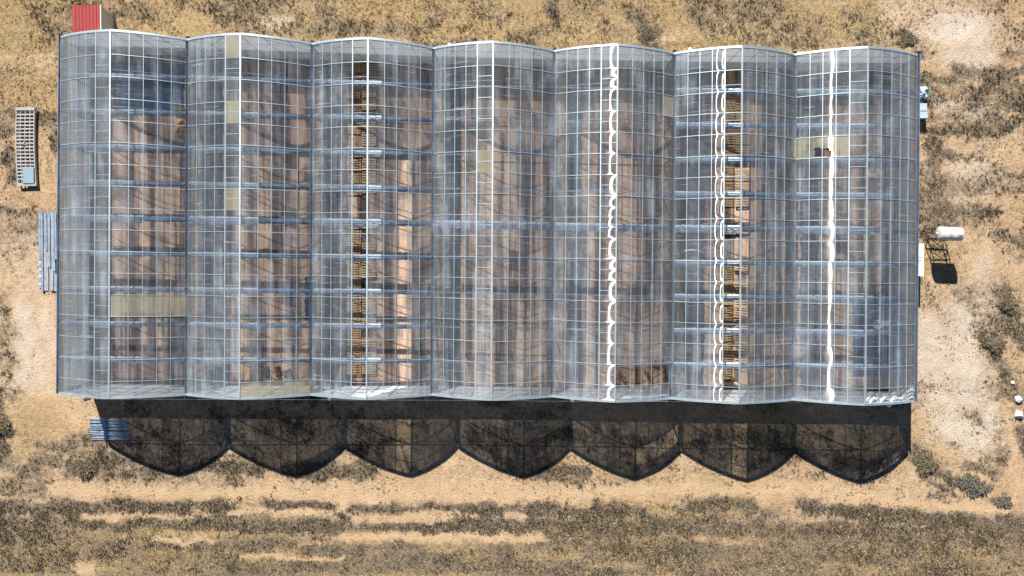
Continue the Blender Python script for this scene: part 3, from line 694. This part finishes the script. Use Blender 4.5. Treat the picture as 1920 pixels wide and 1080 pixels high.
# yellow crates
def crate(loc, rz, label, first=None):
    if first is None:
        r = empty('yellow_crate', loc, rz); s = MB()
        s.box(-.3, .3, -.2, .2, 0, .03)
        s.build('crate_base', M['ycrate'], r); s = MB()
        s.box(-.3, .3, -.2, -.17, .03, .3); s.box(-.3, .3, .17, .2, .03, .3); s.box(-.3, -.27, -.17, .17, .03, .3); s.box(.27, .3, -.17, .17, .03, .3)
        s.build('crate_wall', M['ycrate'], r)
    else: r = copy_tree(first); r.location = loc; r.rotation_euler.z = rz
    tag(r, label, 'crate', 'yellow crates by the first inner gutter'); return r
fc = None
for i, (x, y, l) in enumerate(((333, 208, 'yellow plastic crate, upper left of the pair north of the truss in the first span'), (345, 209, 'yellow plastic crate, upper right of the pair north of the truss in the first span'),
        (341, 232, 'yellow plastic crate lying alone between the two crate pairs in the first span'), (347, 238, 'tilted yellow crate at the gutter just below the single middle crate'), (336, 246, 'yellow plastic crate, lower left of the southern crates in the first span'), (345, 247, 'yellow plastic crate, lower right of the southern crates in the first span'))):
    p = at(x, y, .2); o = crate((p[0], p[1], .02), .3*i, l, fc); fc = fc or o

# ------------------------------------------------------------------ things outside
# red roofed shed
p0 = at(134, 9, 2.3); p1 = at(187, 9.5, 2.3); ws = p1[0]-p0[0]; dep = p0[1]-GN[0][1]-.5
sh = empty('garden_shed', ((p0[0]+p1[0])/2, p0[1]-dep/2, 0)); tag(sh, 'small shed with ribbed red metal roof and cream walls behind the first span', 'shed')
m = MB(); hx = ws/2-.08; hy = dep/2-.12
for z in np.arange(0, 2.15, .155):      # lapped boards
    m.box(-hx, hx, -hy, hy, z, z+.148) if z == 0 else m.box(-hx+.008, hx-.008, -hy+.008, hy-.008, z-.007, z+.148)
m.build('wall', M['cream'], sh)
m = MB(); prof_ = []; nr = 8; wdt = ws
for k in range(nr):
    x = -ws/2+k*ws/nr; s = ws/nr; prof_ += [(x, 0), (x+s*.70, 0), (x+s*.76, .035), (x+s*.92, .035)]
prof_.append((ws/2, 0)); vs = []
for y in (-dep/2, dep/2):
    for x, z in prof_: vs.append((x, y, 2.22+z+.03*(x/ws))) 
n = len(prof_); vs += [(x, y, z-.03) for x, y, z in vs]
fs = [(i, i+1, n+i+1, n+i) for i in range(n-1)]+[(2*n+i, 3*n+i, 3*n+i+1, 2*n+i+1) for i in range(n-1)]
fs += [(i, 2*n+i, 2*n+i+1, i+1) for i in range(n-1)]+[(n+i, n+i+1, 3*n+i+1, 3*n+i) for i in range(n-1)]
m.add(vs, fs); rf = m.build('roof', M['red'], sh)
m = MB(); m.box(ws/2+.002, ws/2+.05, -dep/2, dep/2, 2.12, 2.27); m.build('trim', M['white'], rf)
# white cabinet behind the first inner gutter
p = at(337, 74.5, 2.0); r = empty('storage_cabinet', (p[0], p[1]-.45, 0)); tag(r, 'white cabinet standing behind the greenhouse between the first and second spans', 'cabinet')
m = MB(); m.box(-.6, .6, -.42, .42, .06, 1.95); m.build('body', M['white'], r); m = MB(); m.box(-.64, .64, -.46, .46, 1.951, 2.0); m.build('lid', M['white'], r)

# grey lattice bench
p = at(48.5, 275, .35); be = empty('lattice_bench', (p[0], p[1], 0), 0.005); tag(be, 'long grey slatted lattice bench lying on the grass beside the greenhouse', 'bench')
LW, LL = 1.62, 6.6; m = MB()
def bend(y): return -.10*math.cos(math.pi*y/LL)
xs = [-LW/2+.04, -LW/4+.0, 0, LW/4, LW/2-.04]
for x in xs:
    ys = np.linspace(-LL/2, LL/2, 13); wd = .08 if abs(x) > .7 else .055
    m.sweep([(x+bend(y), y, .10) for y in ys], [(1, 0, 0)]*13, [(0, 0, 1)]*13, wd, .23)
for k in range(21):
    y = -LL/2+.28+k*(LL-.56)/20
    if k in (0, 20): continue
    m.bar((-LW/2+.08+bend(y), y, .223), (LW/2-.08+bend(y), y, .223), .12, .22)
m.build('lattice', M['lattice'], be)
for y, wd in ((LL/2-.11, .24), (-LL/2+.11, .26)):
    m = MB(); m.box(-LW/2, LW/2, y-wd/2, y+wd/2, .331, .37); m.build('end_board', M['lattice'], be)
for x in (-.7, .7):
    for y in (-2.9, 0, 2.9):
        m = MB(); m.box(x-.04, x+.04, y-.04, y+.04, -.08, .27); m.build('leg', M['lattice'], be)
p = at(53, 328.5, .41); m = MB(); m.box(-.48, .48, -.70, .70, 0, .05); o = m.build('plastic_board', M['pale_blue']); o.location = (p[0], p[1], .385)
o.modifiers.new('b', 'BEVEL').width = .02; tag(o, 'pale blue rectangular board lying on the lower end of the lattice bench', 'board')
m = MB(); p = at(45, 270, .4)
for k in range(16):
    a = random.uniform(0, 6.28); b_ = a+random.uniform(1, 3); rr = .28
    m.tube([(rr*math.cos(a)*random.uniform(.4, 1), rr*math.sin(a), .02), (0, 0, random.uniform(.03, .12)), (rr*math.cos(b_), rr*math.sin(b_)*random.uniform(.4, 1), .02)], .012, 4)
o = m.build('tangled_wire', M['greysteel_b']); o.location = (p[0], p[1], .34); tag(o, 'small tangle of grey wire lying in the middle of the lattice bench', 'wire')

# pile of steel channels left of the greenhouse
def channel(wd, L, mat):
    m = MB(); h = .09; t_ = .012
    m.box(-wd/2, wd/2, -L/2, L/2, h-t_, h); m.box(-wd/2, -wd/2+t_, -L/2, L/2, 0, h-t_); m.box(wd/2-t_, wd/2, -L/2, L/2, 0, h-t_)
    return m.build('steel_channel', M[mat])
r = random.Random(3)
spec = [(75,398,540),(79,396,547),(83,397,545),(86.5,400,470),(89,398,545),(92,400,500),(94.5,396,512),(98,397,545),(101,396,508),(104,396,486),(106.5,402,546),(110,398,544),(113.5,396,547),(85,466,545),(96,512,546),(103,488,546)]
names = ['westernmost, with clamps along it','second from west','third from west','short upper one, fourth from west','right of the short upper one','pale, ending above the middle','seventh from west','dull one beside the dark gap','bright, ending two thirds down','short and bright near the top','narrow one left of the wall','second nearest the wall','tucked under the gutter','short and dull in the lower left','short one, lower middle','short and dull, lower right']
for i, (x, y0, y1) in enumerate(spec):
    lev = .02 if i % 2 == 0 else .12
    if i in (5, 8, 9): lev = .22
    if i >= 13: lev = .03
    a = at(x, y0, lev); b_ = at(x+1.2, y1, lev); o = channel(r.uniform(.14, .20), a[1]-b_[1], 'greysteel' if i not in (4, 7, 13, 15) else 'greysteel_b')
    o.location = ((a[0]+b_[0])/2, (a[1]+b_[1])/2, lev); o.rotation_euler.z = math.atan2(b_[0]-a[0], a[1]-b_[1])+r.uniform(-.006, .006)
    tag(o, 'steel channel in the pile by the west wall, '+names[i], 'steel channel', 'steel channels piled beside the west wall')
for i, y in enumerate((492, 505, 518, 532)):
    p = at(75.5, y, .15); m = MB(); m.box(-.09, .09, -.05, .05, 0, .03); m.box(-.03, .03, -.09, .09, .031, .05); o = m.build('pipe_clamp', M['white']); o.location = (p[0], p[1], .115)
    tag(o, ['top', 'second from top', 'third from top', 'lowest'][i]+' bright metal clamp on the left edge of the channel pile', 'clamp', 'clamps on the channel pile')
# bundle of steel rods
r = random.Random(9); pr = None; a0 = at(167, 785); a1 = at(240, 823)
for k in range(44):
    if pr is None: m = MB(); m.tube([(-1.62, 0, 0), (0, 0, .01), (1.62, 0, 0)], .03, 6); pr = m.build('steel_rod', M['rod'], None, True); o = pr
    else: o = pr.copy(); C.objects.link(o)
    fr_ = k/43; y = a0[1]+(a1[1]-a0[1])*fr_
    o.location = ((a0[0]+a1[0])/2+fr_*.25+r.uniform(-.12, .12), y+r.uniform(-.03, .03), .05+r.choice((0, .05, .10))); o.rotation_euler.z = RAD(-1.5)+r.uniform(-.035, .035); o.rotation_euler.y = r.uniform(-.008, .008)
    tag(o, 'thin galvanised rod in the bundle lying half in the greenhouse shadow', 'steel rod', 'bundle of steel rods at the edge of the shadow')
p = at(161, 748); plank(156, 749, 170, 745, .18, .08, .06, 'short dark board at the foot of the south west corner', mat='plank')

# tank on a steel stand
pc = at(1780.5, 438.5, 2.55); RT, LT = .55, 1.78
tk = empty('water_tank', (pc[0], pc[1], 2.0), RAD(-3)); tag(tk, 'white horizontal cylindrical tank raised on a dark steel stand', 'tank')
m = MB(); seg = 40; vs = []; rings = [(-LT/2-.10, .0), (-LT/2-.09, .25), (-LT/2-.05, .42), (-LT/2, .52), (-LT/2+.04, RT), (-.3, RT), (-.28, RT+.012), (-.24, RT+.012), (-.22, RT), (.3, RT), (.32, RT+.012), (.36, RT+.012), (.38, RT), (LT/2-.04, RT), (LT/2, .52), (LT/2+.05, .42), (LT/2+.09, .25), (LT/2+.10, 0)]
for x, rr in rings:
    for k in range(seg): a = 2*math.pi*k/seg; vs.append((x, rr*math.cos(a), .56+rr*math.sin(a)))
fs = [(i*seg+k, (i+1)*seg+k, (i+1)*seg+(k+1) % seg, i*seg+(k+1) % seg) for i in range(len(rings)-1) for k in range(seg)]
m.add(vs, fs); m.build('drum', M['white2'], tk, True)
m = MB(); m.tube([(.55, 0, 1.10), (.55, 0, 1.16)], .10, 16); m.build('cap', M['white'], tk)
m = MB(); m.tube([(-LT/2-.08, 0, .56), (-LT/2-.18, 0, .56)], .07, 12); m.build('outlet', M['white'], tk)
m = MB(); m.tube([(-.62, -.30, .98), (-.62, -.36, 1.02)], .05, 12); m.build('port', M['black'], tk)
st = empty('tank_stand', (pc[0], pc[1], 0), RAD(-3)); tag(st, 'dark steel frame stand carrying the white tank', 'stand')
for sx in (-1, 1):
    for sy in (-1, 1):
        m = MB(); m.bar((sx*.72, sy*.48, -.1), (sx*.68, sy*.42, 2.02), .06); m.build('leg', M['rust'], st)
m = MB()
for z in (.55, 1.35, 1.98):
    for sx in (-1, 1): m.bar((sx*.70, -.45, z), (sx*.70, .45, z), .045)
    for sy in (-1, 1): m.bar((-.70, sy*.45, z+.004), (.70, sy*.45, z+.004), .045)
for sy in (-1, 1): m.bar((-.7, sy*.46, .55), (.7, sy*.46, 1.35), .03); m.bar((.7, sy*.46, .56), (-.7, sy*.46, 1.36), .03)
for sx in (-1, 1): m.bar((sx*.71, -.45, .55), (sx*.71, .45, 1.35), .03)
m.build('brace', M['rust'], st)
p = at(1752, 432, .3); m = MB()
m.tube([(-.75, .15, .3), (-.3, .1, .7), (.3, .0, 1.2)], .025, 5); m.tube([(-.7, -.3, .02), (-.2, -.1, .03), (.4, .1, .05), (.9, .1, .04)], .025, 5); m.tube([(-.35, -.6, .02), (-.25, .1, .03), (-.3, .6, .04)], .02, 5)
m.tube([(-.9, .0, .03), (.7, -.35, .04)], .02, 5)
o = m.build('scrap_pipes', M['rust']); o.location = (p[0], p[1], 0); tag(o, 'dark thin scrap pipes lying on the weeds beside the tank stand', 'scrap')
# white unit standing against the east wall
p = at(1732, 487, 2.1); bx = empty('utility_cabinet', (p[0]-.55, p[1], 0)); tag(bx, 'tall white cabinet with grey vents on top standing at the east wall', 'cabinet')
x0 = -.55
m = MB(); m.box(x0, .53, -1.28, 1.28, 0, 2.06); m.build('body', M['white'], bx)
m = MB(); m.box(x0-.02, .56, -1.32, 1.32, 2.061, 2.11); tp = m.build('lid', M['white'], bx)
for (u0, u1, v0, v1) in ((-.5, .42, .18, .26), (-.2, -.08, -.12, .0), (.05, .32, -.1, .02), (-.22, -.05, -.34, -.22), (.1, .2, -.3, -.22), (-.2, .0, -.56, -.46)):
    m = MB(); m.box(u0, u1, v0, v1, 2.111, 2.13); m.build('vent', M['greysteel_b'], tp)
# junk by the east wall
tarp('crumpled_sheet', (1722, 163, 1738, 188), 'crumpled pale sheet on the ground against the east wall near the north corner', 'sheet', 'fabric_white', .5, seed=11, n=14)
p = at(1729, 192, .5); m = MB(); m.tube([(0, 0, .5), (.2, .4, .55), (.28, .8, .5)], .04, 6); o = m.build('green_pipe', M['teal']); o.location = (at(1730, 182)[0], at(1730, 186)[1], .15); tag(o, 'short dark green pipe lying across the crumpled pale sheet', 'pipe')
p = at(1729, 208, .8); r = empty('wheeled_cart', (p[0]+.05, p[1], 0)); tag(r, 'pale box shaped cart parked against the east wall below the crumpled sheet', 'cart')
m = MB(); m.add([(-.4, -.62, .45), (.42, -.62, .45), (.36, .6, .45), (-.4, .6, .45), (-.42, -.64, .85), (.46, -.64, .85), (.34, .62, .85), (-.42, .62, .85)], [(0,3,2,1),(4,5,6,7),(0,1,5,4),(1,2,6,5),(2,3,7,6),(3,0,4,7)]); bo = m.build('box', M['fabric_white'], r)
bo.modifiers.new('b', 'BEVEL').width = .04
m = MB(); m.bar((-.3, .0, .86), (.35, .02, .86), .05, .04); m.build('strap', M['greysteel_b'], r)
for sx in (-.3, .3):
    for sy in (-.45, .45): m = MB(); m.tube([(sx-.03, sy, .16), (sx+.03, sy, .16)], .16, 14); m.build('wheel', M['black'], r)
m = MB(); m.box(-.32, .32, -.55, .55, .30, .449); m.build('chassis', M['black'], r)
p = at(1722, 417, .4); m = MB(); m.tube([(0, 0, 0), (0, 0, .5)], .14, 10); m.tube([(0, 0, .5), (0, 0, .54)], .1, 10); o = m.build('black_canister', M['black']); o.location = (p[0], p[1], 0); tag(o, 'small black canister against the east wall above the white cabinet', 'canister')

# rocks
for i, (x, y, s, l) in enumerate(((1910, 749, .36, 'upper of the two white boulders at the right edge'), (1911, 777, .40, 'lower of the two white boulders at the right edge'), (1899, 718, .2, 'small pale stone above the two white boulders'))):
    me = bpy.data.meshes.new('boulder'); import bmesh; bm = bmesh.new(); bmesh.ops.create_icosphere(bm, subdivisions=3, radius=1); r = random.Random(i+2)
    ks = [Vector((r.uniform(-1, 1), r.uniform(-1, 1), r.uniform(-.6, 1))).normalized() for _ in range(11)]
    for v in bm.verts:
        c = v.co.copy()
        for k_ in ks:
            d = c.dot(k_)
            if d > .74: c -= k_*(d-.74)
        v.co = Vector((c.x*s, c.y*s*.95, c.z*s*.75))
    bm.to_mesh(me); bm.free(); me.materials.append(M['rock']); o = bpy.data.objects.new('boulder', me); C.objects.link(o); p = at(x, y, s*.5); o.location = (p[0], p[1], s*.45); tag(o, l, 'boulder', 'pale stones at the right edge')

# round lamps on brackets at the gables
def lamp(px, py, north, label, first):
    p = at(px, py, 4.0); wy = YN if north else YS
    dist = 0
    # wall line at this x
    xs_ = [gpt(i, 0 if north else 1)[0] for i in range(8)]; ys_ = [gpt(i, 0 if north else 1)[1] for i in range(8)]; yw = float(np.interp(p[0], xs_, ys_)); L = p[1]-yw
    if first is None or True:
        r = empty('wall_lamp', (p[0], p[1], 4.0)); m = MB(); sg, rn = 16, 8; vs = []
        for i in range(rn+1):
            a = math.pi*i/rn
            for k in range(sg): b_ = 2*math.pi*k/sg; vs.append((.17*math.sin(a)*math.cos(b_), .17*math.sin(a)*math.sin(b_), .14*math.cos(a)))
        m.add(vs, [(i*sg+k, (i+1)*sg+k, (i+1)*sg+(k+1) % sg, i*sg+(k+1) % sg) for i in range(rn) for k in range(sg)]); m.build('globe', M['white'], r, True)
        m = MB(); m.tube([(0, 0, -.1), (.05, -L*.5, -.16), (.05, -L, -.16)], .022, 6); m.build('bracket', M['wire'], r)
    tag(r, label, 'lamp', 'round lamps on the gable walls'); return r
f1 = lamp(618, 748, False, 'white round lamp on a bracket at the south wall below the third span', None)
lamp(1073.5, 751, False, 'white round lamp on a bracket at the south wall below the fifth span', f1)
lamp(1667, 760, False, 'white round lamp at the south wall below the last span', f1)
lamp(843, 84.5, True, 'white round lamp behind the north wall of the fourth span', f1)
lamp(1294, 93, True, 'white round lamp behind the north wall of the sixth span', f1)
